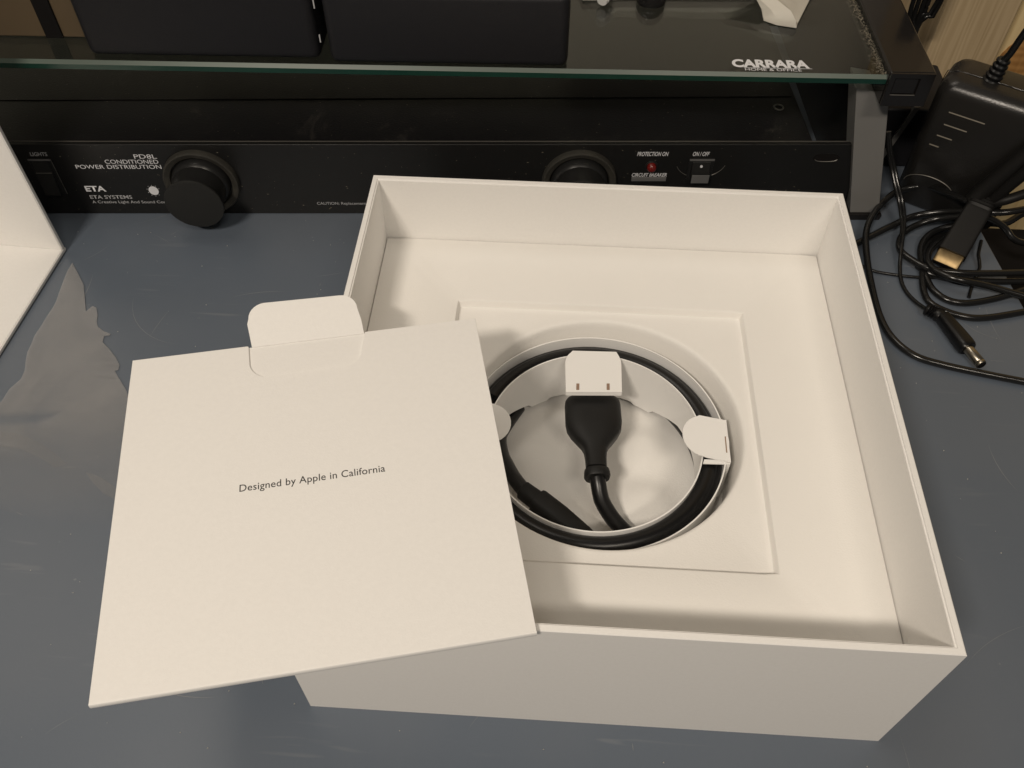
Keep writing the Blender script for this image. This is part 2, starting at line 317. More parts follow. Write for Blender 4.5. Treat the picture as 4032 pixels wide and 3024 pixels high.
# fine curved scratches and crumbs on the desk: one object each, nobody could count them
desk = bpy.data.objects['desk_top']
bm = bmesh.new()
for k in range(150):
    x, y = random.uniform(-1.2, 1.5), random.uniform(-.45, 1.25)
    if 0 < x < 1 and 0 < y < 1.0: continue
    a = random.uniform(0, 6.28); L_ = random.choice((.02, .035, .06, .11, .2))*random.uniform(.5, 1.2); cv = random.uniform(-4, 4); n_ = 10
    wd = random.uniform(.0003, .0008); prev_ = None
    for i in range(n_+1):
        aa = a+cv*L_*i/n_*2; x += math.cos(aa)*L_/n_; y += math.sin(aa)*L_/n_
        ww = wd*math.sin(math.pi*(i+.3)/(n_+.6)); q = (-math.sin(aa)*ww, math.cos(aa)*ww)
        cur_ = (bm.verts.new((x-q[0], y-q[1], .0007)), bm.verts.new((x+q[0], y+q[1], .0007)))
        if prev_: bm.faces.new((prev_[0], cur_[0], cur_[1], prev_[1]))
        prev_ = cur_
o = finish('scratches', bm, mat('scratch_grey', (0.24, 0.25, 0.26), 0.6), desk); tag(o, kind='stuff')
bm = bmesh.new()
for k in range(420):
    x, y = random.uniform(-1.2, 1.55), random.uniform(-.5, 1.3)
    if -.02 < x < 1.02 and -.02 < y < 1.03: continue
    s_ = random.uniform(.0008, .0020)*(1.8 if random.random() < .05 else 1); a = random.uniform(0, 6.28)
    v = [bm.verts.new((x+s_*math.cos(a+j*2.1)*random.uniform(.5, 1.2), y+s_*math.sin(a+j*2.1)*random.uniform(.5, 1.2), .0006)) for j in range(3)]+[bm.verts.new((x, y, .0006+s_))]
    for f in ((0, 1, 3), (1, 2, 3), (2, 0, 3), (0, 2, 1)): bm.faces.new([v[i] for i in f])
o = finish('crumbs', bm, mat('crumb_white', (0.55, 0.53, 0.48), 0.8), desk); tag(o, kind='stuff')

# ------------------------------------------------------------------ open white box
t = 0.0136; H = 0.3863; DY = 1.0064
wb = empty('white_box', (0, 0, 0), label='large open white cardboard box with a square moulded tray inside', category='box')
def rect(x0, x1, y0, y1, z): return [(x0, y0, z), (x1, y0, z), (x1, y1, z), (x0, y1, z)]
bm = bmesh.new()
loft_bm(bm, [rect(0, 1, 0, DY, 0), rect(0, 1, 0, DY, H-0.0015), rect(0.0015, 1-0.0015, 0.0015, DY-0.0015, H),
             rect(t-0.0035, 1-t+0.0035, t-0.0035, DY-t+0.0035, H), rect(t-0.0025, 1-t+0.0025, t-0.0025, DY-t+0.0025, H-0.0025), rect(t-0.0006, 1-t+0.0006, t-0.0006, DY-t+0.0006, H-0.003), rect(t, 1-t, t, DY-t, H-0.0045),
             rect(t, 1-t, t, DY-t, 0.01)])
finish('box_shell', bm, M['paper'], wb)
N = 128; TH = [2*math.pi*k/N for k in range(N)]
def rring(cx, cy, hx, hy, z, rc=0.0):
    out = []
    for a in TH:
        c_, s_ = math.cos(a), math.sin(a); k = 1/max(abs(c_)/hx, abs(s_)/hy)
        x, y = c_*k, s_*k
        if rc > 0:
            ix, iy = abs(x)-(hx-rc), abs(y)-(hy-rc)
            if ix > 0 and iy > 0:
                l = math.hypot(ix, iy); x = math.copysign(hx-rc+ix/l*rc, x); y = math.copysign(hy-rc+iy/l*rc, y)
        out.append((cx+x, cy+y, z))
    return out
def cring(cx, cy, r, z): return [(cx+r*math.cos(a), cy+r*math.sin(a), z) for a in TH]
HF = 0.2224
bm = bmesh.new()
WC = (0.506, 0.505)
vr = loft_bm(bm, [rring(.5, .5032, .4855, .4882, HF-0.03), rring(.5, .5032, .4855, .4882, HF-0.003), rring(.5, .5032, .4842, .4870, HF-0.0005), rring(.5, .5032, .4825, .4850, HF),
    rring(.499, .4995, .3062, .3080, HF), rring(.499, .4995, .3042, .3060, HF-0.0008, .004), rring(.499, .4995, .3026, .3040, HF-0.0035, .006),
    rring(.499, .4995, .3010, .3030, HF-0.0145, .008), rring(.499, .4995, .2995, .3018, HF-0.0172, .008), rring(.499, .4995, .2970, .3000, HF-0.018, .009),
    cring(*WC, .2790, HF-0.018), cring(*WC, .2745, HF-0.0184), cring(*WC, .2715, HF-0.0205), cring(*WC, .2695, HF-0.025), cring(*WC, .2675, HF-0.034), cring(*WC, .2655, HF-0.060),
    cring(*WC, .2635, 0.06), cring(*WC, .2615, 0.030), cring(*WC, .255, 0.0255), cring(*WC, .21, 0.025), cring(.5, .5, .200, 0.0252)], cap=False)
def lump(x, y):
    z = 0.0
    for gx, gy, gr, gh in ((.390, .530, .062, .020), (.600, .570, .055, .018), (.605, .430, .060, .016), (.455, .385, .045, .018), (.445, .630, .045, .022), (.500, .50, .040, -.004)):
        z += gh*math.exp(-(((x-gx)**2+(y-gy)**2)/gr**2)**1.6)
    return z
last = vr[-1]
for rad in (.185, .17, .155, .14, .125, .11, .095, .08, .065, .05, .035, .02, .008):
    cur = [bm.verts.new((.5+rad*math.cos(a), .5+rad*math.sin(a), .0254+lump(.5+rad*math.cos(a), .5+rad*math.sin(a)))) for a in TH]
    for i in range(N): bm.faces.new((last[i], last[(i+1) % N], cur[(i+1) % N], cur[i]))
    last = cur
bm.faces.new(last)
finish('moulded_tray', bm, M['paper2'], wb, smooth=32)

# ------------------------------------------------------------------ standing lid at the left
ll = empty('card_shell', (-0.8765, 1.1331, 0), R(-3.0), label='white folded card shell standing open at the left edge of the desk', category='card shell')
for nm, d in (('base_flap', (-.42, 0, -1.02, -.0002, 0.0005, t)), ('back_flap', (-.42, 0, -t+.0, 0, t+.0002, .66)), ('end_flap', (-.42, -.42+t, -1.02, -t-.0002, t+.0002, .66))):
    x0, x1, y0, y1, z0, z1 = d
    bm = bmesh.new(); box_bm(bm, x0, x1-.0022, y0, y1, z0, z1)
    finish(nm, bm, M['paper'], ll, bevel=.0012, seg=1)
    # folded rim: a thinner inner layer showing as a second line along the free edge
    if nm == 'base_flap': box('rim_layer', (x1-.0050, x1, y0, y1-.0004, z0+.0045, z1-.0012), M['paper'], ll, bevel=.0008, seg=1)
    if nm == 'back_flap': box('rim_layer', (x1-.0050, x1, y0+.0012, y1-.0045, z0+.0004, z1), M['paper'], ll, bevel=.0008, seg=1)

# ------------------------------------------------------------------ flat pocket card lying on the box
cc = empty('pocket_card', (0.0282, 0.2223, 0.3866), R(13.1), label='square white pocket card with printed line resting on the box corner', category='card')
hh = 0.3055
bm = bmesh.new(); prism_bm(bm, [(-hh+.001, -hh), (hh-.001, -hh), (hh-.001, hh-.0005), (.098, hh-.0005), (-.098, hh-.0005), (-hh+.001, hh-.0005)], 0.0, 0.0085)
finish('back_panel', bm, M['paper'], cc, bevel=0.0008, seg=1)
def arc(cx, cy, r, a0, a1, n=8): return [(cx+r*math.cos(R(a0+(a1-a0)*k/n)), cy+r*math.sin(R(a0+(a1-a0)*k/n))) for k in range(n+1)]
notch = arc(.1055, hh-.003, .003, 90, 180, 3) + arc(.1025-.045, .227+.038, .0375, 0, -90) + arc(-.104+.040, .2295+.036, .038, -90, -180) + arc(-.107, hh-.003, .003, 0, 90, 3)
bm = bmesh.new(); prism_bm(bm, [(-hh, -hh-.0005), (hh, -hh-.0005), (hh, hh)] + notch + [(-hh, hh)], 0.0088, 0.0120)
bmesh.ops.triangulate(bm, faces=[f for f in bm.faces if len(f.verts) > 4])
finish('front_panel', bm, M['paper'], cc, bevel=.0006, seg=1)
# bottom fold: joins the two panels along the near edge
bm = bmesh.new(); rr_ = []
for x in (-hh, hh): rr_.append([(x, -hh-.0008-.0022*math.cos(R(a)), .0060+.0060*math.sin(R(a))) for a in range(-90, 91, 15)] + [(x, -hh+.0005, .0118), (x, -hh+.0005, .0002)])
loft_bm(bm, rr_); finish('folded_edge', bm, M['paper'], cc, smooth=50)
# pull tab, creased and bent up
bm = bmesh.new(); tp = []
a0 = arc(-.098+.030, .088-.030, .030, 180, 90, 7); a1 = arc(.094-.030, .083-.028, .030, 90, 0, 7)
outl = [(-.0985, 0)] + [(-.1045, .048)] + [(p[0]-.004, p[1]) for p in a0] + a1 + [(.099, .03), (.1015, 0)]
up_ = R(16)
lo = [bm.verts.new((p[0], hh-.002+p[1]*math.cos(up_)*.985, .0087+p[1]*math.sin(up_))) for p in outl]
hi = [bm.verts.new((v.co.x, v.co.y-.0006, v.co.z+.002)) for v in lo]
n_ = len(lo); bm.faces.new(hi); bm.faces.new(lo[::-1])
for i in range(n_): bm.faces.new((lo[i], lo[(i+1) % n_], hi[(i+1) % n_], hi[i]))
finish('pull_tab', bm, M['paper'], cc)
lettering('printed_line', 'Designed by Apple in California', -.1135, .1160, -.0060, .0115, M['ink'], cc, 'xy', 0.0122, off=0.003, spacing=1.03)

# ------------------------------------------------------------------ paper sleeve that holds the cord
sl = empty('cord_sleeve', (0.492, 0.4985, 0.03), label='white paper ring holder with folded tabs around the black cord', category='paper holder')
ZS = 0.03
def band(name, r, th_, zt, zb, m, N2=144):
    bm = bmesh.new(); rings = []
    A_ = [2*math.pi*k/N2 for k in range(N2)]
    vv = [[bm.verts.new((rad*math.cos(a), rad*math.sin(a), (zt(a) if top else zb(a))-ZS)) for a in A_] for rad, top in ((r, 0), (r, 1), (r+th_, 1), (r+th_, 0))]
    for q in range(4):
        for i in range(N2): bm.faces.new((vv[q][i], vv[q][(i+1) % N2], vv[(q+1) % 4][(i+1) % N2], vv[(q+1) % 4][i]))
    return finish(name, bm, m, sl, smooth=60)
def zbot(a):
    d = abs((math.degrees(a)-90+180) % 360-180)
    if d < 26: return 0.040-0.002*math.cos(R(d*7))
    if d < 38: return 0.030+0.004*math.cos(R((d-26)*15)) + (d-26)/12*0.012
    if d < 60: return 0.046+(d-38)/22*0.030
    return 0.076
band('inner_band', 0.2105, 0.0026, lambda a: 0.170, zbot, M['sleeve'])
band('outer_band', 0.2545, 0.0026, lambda a: 0.1745, lambda a: 0.05, M['sleeve'])
def flat(name, pts, z, th_=0.0022, m=None):
    bm = bmesh.new(); prism_bm(bm, [(p[0]-.492, p[1]-.4985) for p in pts], z-ZS, z-ZS+th_); return finish(name, bm, m or M['sleeve'], sl)
flat('side_tab', [(.7505, .450), (.7535, .497), (.7500, .5485), (.7, .5575)]+[(.708+.044*math.cos(R(a)), .508+.049*math.sin(R(a))) for a in range(105, 262, 12)]+[(.708, .457)], .1765)
flat('side_tab', [(.2330, .462), (.290, .464)]+[(.284+.043*math.cos(R(a)), .5135+.047*math.sin(R(a))) for a in range(-75, 76, 12)]+[(.29, .561), (.2330, .566)], .1765)
flat('tab_slit', [(.7452, .470), (.7475, .470), (.7480, .508), (.7457, .508)], .1790, 0.0003, M['slot'])
flat('bridge', [(.700, .4455), (.752, .4470), (.752, .4570), (.703, .4555)], .1715)
bm = bmesh.new(); box_bm(bm, .2535, .2605, -.050, .050, .02, .149); finish('tab_hinge', bm, M['sleeve'], sl)
cov = [(.4335, .6020), (.5475, .6085)]+[(.5475, .68), (.5468, .692), (.5440, .702), (.5375, .7165), (.4455, .7140), (.4350, .700), (.4318, .690), (.4305, .680)]
flat('plug_cover', cov, .1740)
bm = bmesh.new(); q = [(.4335-.492, .6020-.4985), (.5475-.492, .6085-.4985)]
v = [bm.verts.new(p) for p in ((q[0][0], q[0][1], .144), (q[1][0], q[1][1], .144), (q[1][0], q[1][1]-.001, .136), (q[0][0], q[0][1]-.001, .136), (q[0][0], q[0][1]+.0022, .144), (q[1][0], q[1][1]+.0022, .144), (q[1][0], q[1][1]+.001, .136), (q[0][0], q[0][1]+.001, .136))]
for f in ((0,1,2,3),(4,7,6,5),(0,4,5,1),(3,2,6,7),(0,3,7,4),(1,5,6,2)): bm.faces.new([v[i] for i in f])
finish('cover_lip', bm, M['sleeve'], sl)
for sx in (.4545, .5165):
    flat('prong_slot', [(sx, .6085+(sx-.4545)*.06), (sx+.0062, .6088+(sx-.4545)*.06), (sx+.0062, .6255+(sx-.4545)*.06), (sx, .6252+(sx-.4545)*.06)], .1764, 0.0003, M['slot'])

# ------------------------------------------------------------------ power cord
pc = empty('power_cord', (0.492, 0.4985, 0.03), label='black round power cord coiled in the circular well of the box', category='power cord')
def lp(p): return (p[0]-.492, p[1]-.4985, p[2]-.03)
key = [(0, .2335, .050), (1, .2335, .085), (2, .2370, .118), (2.9, .2290, .1475), (3.6, .2290, .150)]
pts = []
for k in range(int(3.6*72)+1):
    tt = k/72; th_ = 2*math.pi*tt+R(-60)
    for (t0, r0, z0), (t1, r1, z1) in zip(key, key[1:]):
        if t0 <= tt <= t1:
            f = (tt-t0)/(t1-t0); f = f*f*(3-2*f); rad = r0+(r1-r0)*f; z = z0+(z1-z0)*f; break
    pts.append(Vector((rad*math.cos(th_), rad*math.sin(th_), z-.03-.003*math.sin(th_)*tt/3.6)))
bm = bmesh.new(); tube_bm(bm, pts, 0.0172, 16); finish('coil', bm, M['rubber'], pc, smooth=60)
# second loose strand showing beside the first at the back and right
pts = [Vector((.2375*math.cos(R(a)), .2375*math.sin(R(a)), .144-.03-.02*max(0, (abs(a-90)-150)/30)**2)) for a in range(-90, 271, 5)]
bm = bmesh.new(); tube_bm(bm, pts, 0.0150, 16); finish('outer_strand', bm, M['rubber'], pc, smooth=60)
tube('plug_lead', [lp(p) for p in ((.5015, .436, .122), (.5046, .4220, .115), (.5115, .4000, .098), (.5272, .3830, .078), (.5460, .3690, .060), (.575, .350, .048), (.63, .330, .044))], .0160, M['rubber'], pc)
stations('plug_body', lp((.4905, .6245, .124)), lp((.5005, .4400, .124)),
    [(0, .046, .018), (.012, .053, .0235), (.05, .0570, .0265), (.10, .0580, .0275), (.33, .0580, .0275), (.42, .0555, .027), (.50, .0480, .0255), (.58, .0370, .0235), (.64, .0285, .0215), (.70, .0235, .0205), (.80, .0212, .0195), (.935, .0205, .0195)], M['plug'], pc, n=36, se=3.2)
stations('strain_collar', lp((.5002, .4510, .124)), lp((.5018, .4325, .122)), [(0, .0205, .0195), (.08, .0245, .023), (.35, .0255, .024), (.75, .0262, .0245), (1, .0240, .0225)], M['plug'], pc, n=28, se=2.4)
tube('connector_lead', [lp(p) for p in ((.335, .665, .034), (.315, .620, .040), (.300, .570, .050), (.308, .515, .068), (.322, .475, .085), (.338, .440, .096), (.360, .4085, .100))], .0150, M['rubber'], pc)
stations('connector', lp((.3555, .4115, .100)), lp((.4930, .3060, .098)), [(0, .0155, .0155), (.01, .0172, .0165), (.21, .0182, .0172), (.215, .0225, .0195), (.24, .0240, .0205), (.55, .0228, .0205), (.9, .0175, .018), (1, .0150, .014)], M['plug'], pc, n=28, se=3.4)

# ------------------------------------------------------------------ rack mounted power unit
RA = [-0.9244, 1.2755, 0.0]; RZ = R(3.52)
ru = empty('rack_power_unit', RA, RZ, label='black rack mounted power distribution unit with two round pull out lights', category='rack unit')
box('front_panel', (-.34, 2.10, 0.0, .012, .002, .226), M['panel'], ru, bevel=0.0012)
prism('case', [(-.32, .0122), (1.972, .0122), (1.935, 1.25), (-.32, 1.25)], .004, .2215, M['case'], ru, bevel=.003)
prism('case_seam', [(-.318, .194), (1.955, .214), (1.955, .2165), (-.318, .1965)], .2216, .2230, M['dark'], ru)
box('panel_edge', (-.335, 2.095, .0125, .0140, .2225, .2272), M['edge_line'], ru)
def knob(cx, cz=.113):
    r = empty('pull_out_light', (cx, 0, cz)); r.parent = ru
    def lathe(name, prof, m, n=64):
        bm = bmesh.new(); rings = [[(rad*math.cos(2*math.pi*k/n), y, rad*math.sin(2*math.pi*k/n)) for k in range(n)] for rad, y in prof]
        loft_bm(bm, rings); return finish(name, bm, m, r, smooth=35)
    lathe('bezel_ring', [(.0975, .002), (.0980, -.010), (.0955, -.016), (.0930, -.017), (.0800, -.012), (.0770, -.006), (.076, .001)], M['ring'])
    lathe('barrel', [(.0745, .001), (.0735, -.020), (.0700, -.026), (.0665, -.030), (.0665, -.086), (.0700, -.090)], M['switch_black'])
    lathe('lamp_cap', [(.0700, -.0895), (.0738, -.0915), (.0742, -.096), (.0735, -.0975), (.0715, -.0980), (.0, -.0982)][:-1], M['knob'])
    return r
knob(.3925); knob(1.381)
L = lambda n_, tx, x0, x1, z0, z1, m=M['print'], **k: lettering(n_, tx, x0, x1, z0, z1, m, ru, 'xz', -.0009, **k)
L('lights_print', 'LIGHTS', -.0238, .0200, .1915, .2030, M['print_dim'], off=0.01, shear=0.15)
L('model_print', 'PD8L', .2385, .2960, .1835, .1965)
L('conditioned_print', 'CONDITIONED', .1585, .2958, .1675, .1800)
L('power_print', 'POWER DISTRIBUTION', .0777, .2985, .1515, .1640)
L('maker_logo', 'ETA', .0755, .1290, .0775, .0960, off=0.03)
L('maker_name', 'ETA SYSTEMS', .0780, .1900, .0530, .0650, M['print_dim'], off=0.01)
L('maker_line', 'A Creative Light And Sound Company', .0780, .3080, .0350, .0470, M['print_dim'], off=0.005)
L('caution_print', 'CAUTION: Replacement lamp', .6805, .8400, .0300, .0420, M['print_dim'])
L('protection_print', 'PROTECTION ON', 1.5250, 1.6045, .1915, .2045, off=0.012, shear=0.2)
L('breaker_print', 'CIRCUIT BREAKER', 1.5180, 1.6090, .1265, .1380, off=0.012, shear=0.2)
L('on_off_print', 'ON / OFF', 1.6669, 1.7094, .1915, .2045, off=0.012, shear=0.2)
bm = bmesh.new(); c_ = [(.2545+.0128*math.cos(2*math.pi*k/24), .0800+.0140*math.sin(2*math.pi*k/24)) for k in range(24)]
loft_bm(bm, [[(p[0], 0.0005, p[1]) for p in c_], [(p[0], -.001, p[1]) for p in c_]])
for a in range(20, 340, 36):
    x, z = .2545+.0165*math.cos(R(a)), .0800+.0180*math.sin(R(a)); box_bm(bm, x-.0006, x+.0006, -.001, .0005, z-.0006, z+.0006)
finish('sun_emblem', bm, M['print'], ru)
# indicator lamp
il = empty('indicator_lamp', (1.5655, 0, .1600)); il.parent = ru
bm = bmesh.new(); loft_bm(bm, [[(r_*math.cos(2*math.pi*k/28), y, r_*math.sin(2*math.pi*k/28)) for k in range(28)] for r_, y in ((.0165, .001), (.0165, -.003), (.0140, -.0045), (.0125, -.003))]); finish('lamp_rim', bm, M['switch_black'], il, smooth=35)
bm = bmesh.new(); loft_bm(bm, [[(r_*math.cos(2*math.pi*k/28), y, r_*math.sin(2*math.pi*k/28)) for k in range(28)] for r_, y in ((.0122, -.002), (.0122, -.009), (.0108, -.0135), (.0080, -.0165), (.0040, -.018), (.0008, -.0183))]); finish('red_lens', bm, M['led'], il, smooth=60)
box('breaker_plate', (1.5180, 1.6085, -.0040, .0005, .1135, .1250), M['switch'], ru, bevel=.0008)
def wire(name, pts, r, m, parent, n=6): bm = bmesh.new(); tube_bm(bm, spline(pts, .006), r, n); return finish(name, bm, m, parent, smooth=60)
# rocker switches
def rocker(cx, z1, wd, ht, face, lit):
    r = empty('rocker_switch', (cx, 0, z1)); r.parent = ru
    box('switch_frame', (-wd/2-.006, wd/2+.006, -.0035, .0008, -ht-.006, 0.0), M['switch_black'], r, bevel=.001)
    box('lip_highlight', (-wd/2-.006, wd/2+.006, -.0050, -.0036, -.005, 0.0), M['switch'], r)  # pale strip painted as the highlight on the frame's top edge
    bm = bmesh.new(); zz = (-.008, -ht*.36, -ht)
    pr = [(-.006, zz[0]), (-.0085, zz[1]), (-.0200, zz[2]), (-.003, zz[2]), (-.003, zz[0])]
    loft_bm(bm, [[(x, y, z) for y, z in pr] for x in (-wd/2+.003, wd/2-.003)]); finish('rocker', bm, face, r, bevel=.0008)
    if lit:
        bm = bmesh.new(); cp = [(.0035*math.cos(2*math.pi*k/16), -.0195+.0035*math.sin(2*math.pi*k/16)) for k in range(16)]
        loft_bm(bm, [[(p[0], -.006, p[1]) for p in cp], [(p[0], -.0092, p[1]) for p in cp]]); finish('white_dot', bm, M['print'], r)
        box('rocker_face', (-wd/2+.0035, wd/2-.0035, -.0216, -.0205, -ht-.003, -ht*.62), M['switch'], r, bevel=.0006)
    return r
rocker(1.693, .1840, .052, .060, M['switch_black'], True)
lr = rocker(-.006, .1840, .046, .105, M['switch_black'], False)
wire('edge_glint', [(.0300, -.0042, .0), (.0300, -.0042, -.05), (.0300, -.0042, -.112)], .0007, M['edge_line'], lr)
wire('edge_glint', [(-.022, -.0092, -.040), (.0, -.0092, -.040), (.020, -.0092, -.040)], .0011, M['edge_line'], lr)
# glints and curved scratch around the switches, rack ear slot
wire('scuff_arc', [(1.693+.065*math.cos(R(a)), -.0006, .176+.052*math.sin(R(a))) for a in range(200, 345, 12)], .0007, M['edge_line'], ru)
sp = [(2.011+.022*math.cos(R(a))+(.012 if math.cos(R(a)) > 0 else -.012), .186+.011*math.sin(R(a))) for a in range(0, 360, 15)]
bm = bmesh.new(); loft_bm(bm, [[(p[0], .0005, p[1]) for p in sp], [(p[0], -.0012, p[1]) for p in sp]]); finish('ear_slot', bm, M['dark'], ru)
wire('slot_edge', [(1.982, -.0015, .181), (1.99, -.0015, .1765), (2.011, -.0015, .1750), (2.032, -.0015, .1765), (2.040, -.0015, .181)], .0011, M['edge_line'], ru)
wire('case_screw', [(1.911+.012*math.cos(R(a)), .165+.012*math.sin(R(a)), .2235) for a in range(0, 361, 30)], .0022, M['edge_line'], ru)

bm = bmesh.new()
for k in range(700):
    if random.random() < .6: x = random.uniform(-.3, 2.0); y = random.uniform(.014, .6); z = .2217; ax_ = 0
    else: x = random.uniform(-.3, 2.05); z = random.uniform(.01, .222); y = -.0006; ax_ = 1
    s_ = random.uniform(.0004, .0012); a = random.random()*6.28; st_ = random.choice((1, 1, 3))
    pt = [(s_*math.cos(a+j*2.1)*st_, s_*math.sin(a+j*2.1)) for j in range(3)]
    bm.faces.new([bm.verts.new((x+p, y+q, z) if ax_ == 0 else (x+p, y, z+q)) for p, q in pt])
tag(finish('dust_specks', bm, M['dust'], ru), kind='stuff')

# ------------------------------------------------------------------ glass shelf on its stand
SO = [1.1338, 1.336, 0.0]; SZ = R(1.66)
gs = empty('glass_shelf_stand', (SO[0], SO[1], 0), SZ, label='glass monitor shelf with black plastic side rail above the rack unit', category='shelf')
bm = bmesh.new()
ch = .0075
loft_bm(bm, [[(x, y, z) for y, z in ((ch, .46), (0, .46-ch), (0, .4400), (.003, .4380), (.93, .4380), (.93, .46))] for x in (-2.9, .004)])
bm.faces.ensure_lookup_table()
for f in bm.faces:
    n__ = f.calc_center_median()
    if n__.y < .0001+ch/2+.001 and n__.z > .451: f.material_index = 1
    elif n__.y < .002: f.material_index = 2
finish('glass_shelf', bm, [M['glass'], M['glass_bevel'], M['glass_edge']], gs)
box('side_rail', (.0020, .1060, -.0060, .95, .3890, .4745), M['gloss'], gs, bevel=.005, seg=3)
box('inner_lip', (-.018, .0018, .0050, .94, .4340, .4378), M['gloss'], gs)
# front of the rail: raised square frame round a recessed plug
def frame_bm(bm, o_, i_, y0, y1):
    a = [bm.verts.new((x, y1, z)) for x, z in o_]; b_ = [bm.verts.new((x, y0, z)) for x, z in o_]; c = [bm.verts.new((x, y0, z)) for x, z in i_]; d = [bm.verts.new((x, y1, z)) for x, z in i_]
    for i in range(4):
        j = (i+1) % 4
        for p, q_ in ((a, b_), (b_, c), (c, d), (d, a)): bm.faces.new((p[i], p[j], q_[j], q_[i]))
bm = bmesh.new(); frame_bm(bm, [(.004, .390), (.104, .390), (.104, .4735), (.004, .4735)], [(.0165, .4200), (.0730, .4200), (.0730, .4615), (.0165, .4615)], -.0115, -.0055)
finish('end_frame', bm, M['gloss'], gs, bevel=.0012)
box('end_plug', (.0180, .0700, -.0085, -.0062, .4215, .4600), M['gloss'], gs, bevel=.001)
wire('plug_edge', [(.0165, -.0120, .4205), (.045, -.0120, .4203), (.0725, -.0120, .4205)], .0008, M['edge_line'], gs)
# leg (slanting inward to the top), its foot, side plate and rear leg; worked out in the rack unit's frame
T = Matrix.Translation(Vector(RA)) @ Matrix.Rotation(RZ, 4, 'Z'); Ti = (Matrix.Translation(Vector((SO[0], SO[1], 0))) @ Matrix.Rotation(SZ, 4, 'Z')).inverted() @ T
def in_rack(name, pts8, m, bevel=0):
    bm = bmesh.new(); v = [bm.verts.new(Ti @ Vector(p)) for p in pts8]
    for f in ((0,3,2,1),(4,5,6,7),(0,1,5,4),(1,2,6,5),(2,3,7,6),(3,0,4,7)): bm.faces.new([v[i] for i in f])
    return finish(name, bm, m, gs, bevel=bevel)
in_rack('leg', [(2.118, -.016, .018), (2.196, -.016, .018), (2.196, .05, .018), (2.118, .05, .018), (2.020, -.016, .396), (2.104, -.016, .380), (2.098, .05, .385), (2.016, .05, .400)], M['leg'], .002)
in_rack('foot', [(2.106, -.026, .0), (2.200, -.026, .0), (2.200, .06, .0), (2.106, .06, .0), (2.104, -.026, .018), (2.202, -.026, .018), (2.202, .06, .018), (2.104, .06, .018)], M['gloss'], .002)
in_rack('side_plate', [(2.106, .06, .0), (2.135, .06, .0), (2.135, .95, .0), (2.106, .95, .0), (2.100, .06, .388), (2.130, .06, .388), (2.130, .95, .388), (2.100, .95, .388)], M['gloss'], 0)
in_rack('cross_brace', [(2.243, .20, .02), (2.258, .20, .02), (2.258, .214, .02), (2.243, .214, .02), (2.290, .20, .20), (2.305, .20, .20), (2.305, .214, .20), (2.290, .214, .20)], M['leg'], 0)
lettering('shelf_logo', 'CARRARA', -.3465, -.1700, .0255, .0590, M['print'], gs, 'xy', .4606, off=0.045)
lettering('shelf_logo_line', 'HOME & OFFICE', -.3195, -.1905, .0125, .0225, M['print'], gs, 'xy', .4606, off=0.0)
box('logo_rule', (-.3200, -.1650, .0238, .0246, .4602, .4608), M['print'], gs)
# line of dust and fluff where glass meets the rail
bm = bmesh.new()
for k in range(650):
    y = random.random()**1.1*.62+.004; x = -abs(random.gauss(0, .010))-.001
    a = random.random()*6.28; l = random.uniform(.0012, .0042); wd = .00035
    p = Vector((x, y, .4606+random.random()*.003)); d = Vector((math.cos(a), math.sin(a), random.uniform(-.3, .5)))*l; q = Vector((-d.y, d.x, 0)).normalized()*wd
    v = [bm.verts.new(p-d-q), bm.verts.new(p-d+q), bm.verts.new(p+d+q), bm.verts.new(p+d-q)]; bm.faces.new(v)
tag(finish('dust_line', bm, M['dust'], gs), kind='stuff')
bm = bmesh.new()
for k in range(360):
    x = -random.random()*1.95-.02; y = random.random()*.6+.008; s_ = random.uniform(.0005, .0013); a = random.random()*6.28
    bm.faces.new([bm.verts.new((x+s_*math.cos(a+j*2.1), y+s_*math.sin(a+j*2.1)*.7, .4604)) for j in range(3)])
tag(finish('dust_specks', bm, M['dust'], gs), kind='stuff')

# ------------------------------------------------------------------ things standing on the glass
def on_shelf(name, x, y, label, cat, group=None): 
    p = Matrix.Rotation(SZ, 4, 'Z') @ Vector((x, y, 0)); return empty(name, (SO[0]+p.x, SO[1]+p.y, .461), SZ, label=label, category=cat, group=group)
def soft_box(x0, x1, y, depth, ht, label):
    e = on_shelf('black_case', x0, y, label, 'case')
    wd = x1-x0; bm = bmesh.new()
    def rr4(rad, ins, z, n=6):
        out = []
        for cx, cy, s0 in ((wd-rad, rad, -90), (wd-rad, depth-rad, 0), (rad, depth-rad, 90), (rad, rad, 180)):
            for k in range(n+1): a = R(s0+90*k/n); out.append((cx+(rad-ins)*math.cos(a), cy+(rad-ins)*math.sin(a), z))
        return out
    loft_bm(bm, [rr4(.022, .010, .004), rr4(.022, .004, .006), rr4(.022, .0008, .012), rr4(.022, 0, .020), rr4(.022, 0, ht-.012), rr4(.022, .002, ht-.004), rr4(.022, .008, ht)])
    finish('case_body', bm, M['soft_black'], e, smooth=60)
    for fx in (.06, wd-.06):
        for fy in (.05, depth-.06):
            bm = bmesh.new(); loft_bm(bm, [[(fx+.018*math.cos(2*math.pi*k/16), fy+.018*math.sin(2*math.pi*k/16), z) for k in range(16)] for z in (0.0005, .0045)]); finish('foot', bm, M['rubber'], e)
    return e
soft_box(-1.838, -1.296, .0190, .55, .34, 'black case on the glass shelf, the left one of the two')
e2 = soft_box(-1.272, -.7265, .0060, .55, .167, 'lower black case on the glass shelf, nearer the shelf logo')
for i, (zz, hh_) in enumerate(((.055, .018), (.135, .022))):
    box('hinge_pin', (-.0150, -.0125, -.002, .001, zz, zz+hh_), M['print_dim'], e2)
cb = on_shelf('brown_reflection', -2.35, .10, 'dull brown box added for brownish reflections, behind a dark strap at the far left of the shelf', 'carton')  # brown box stands in for brownish reflections in the glass
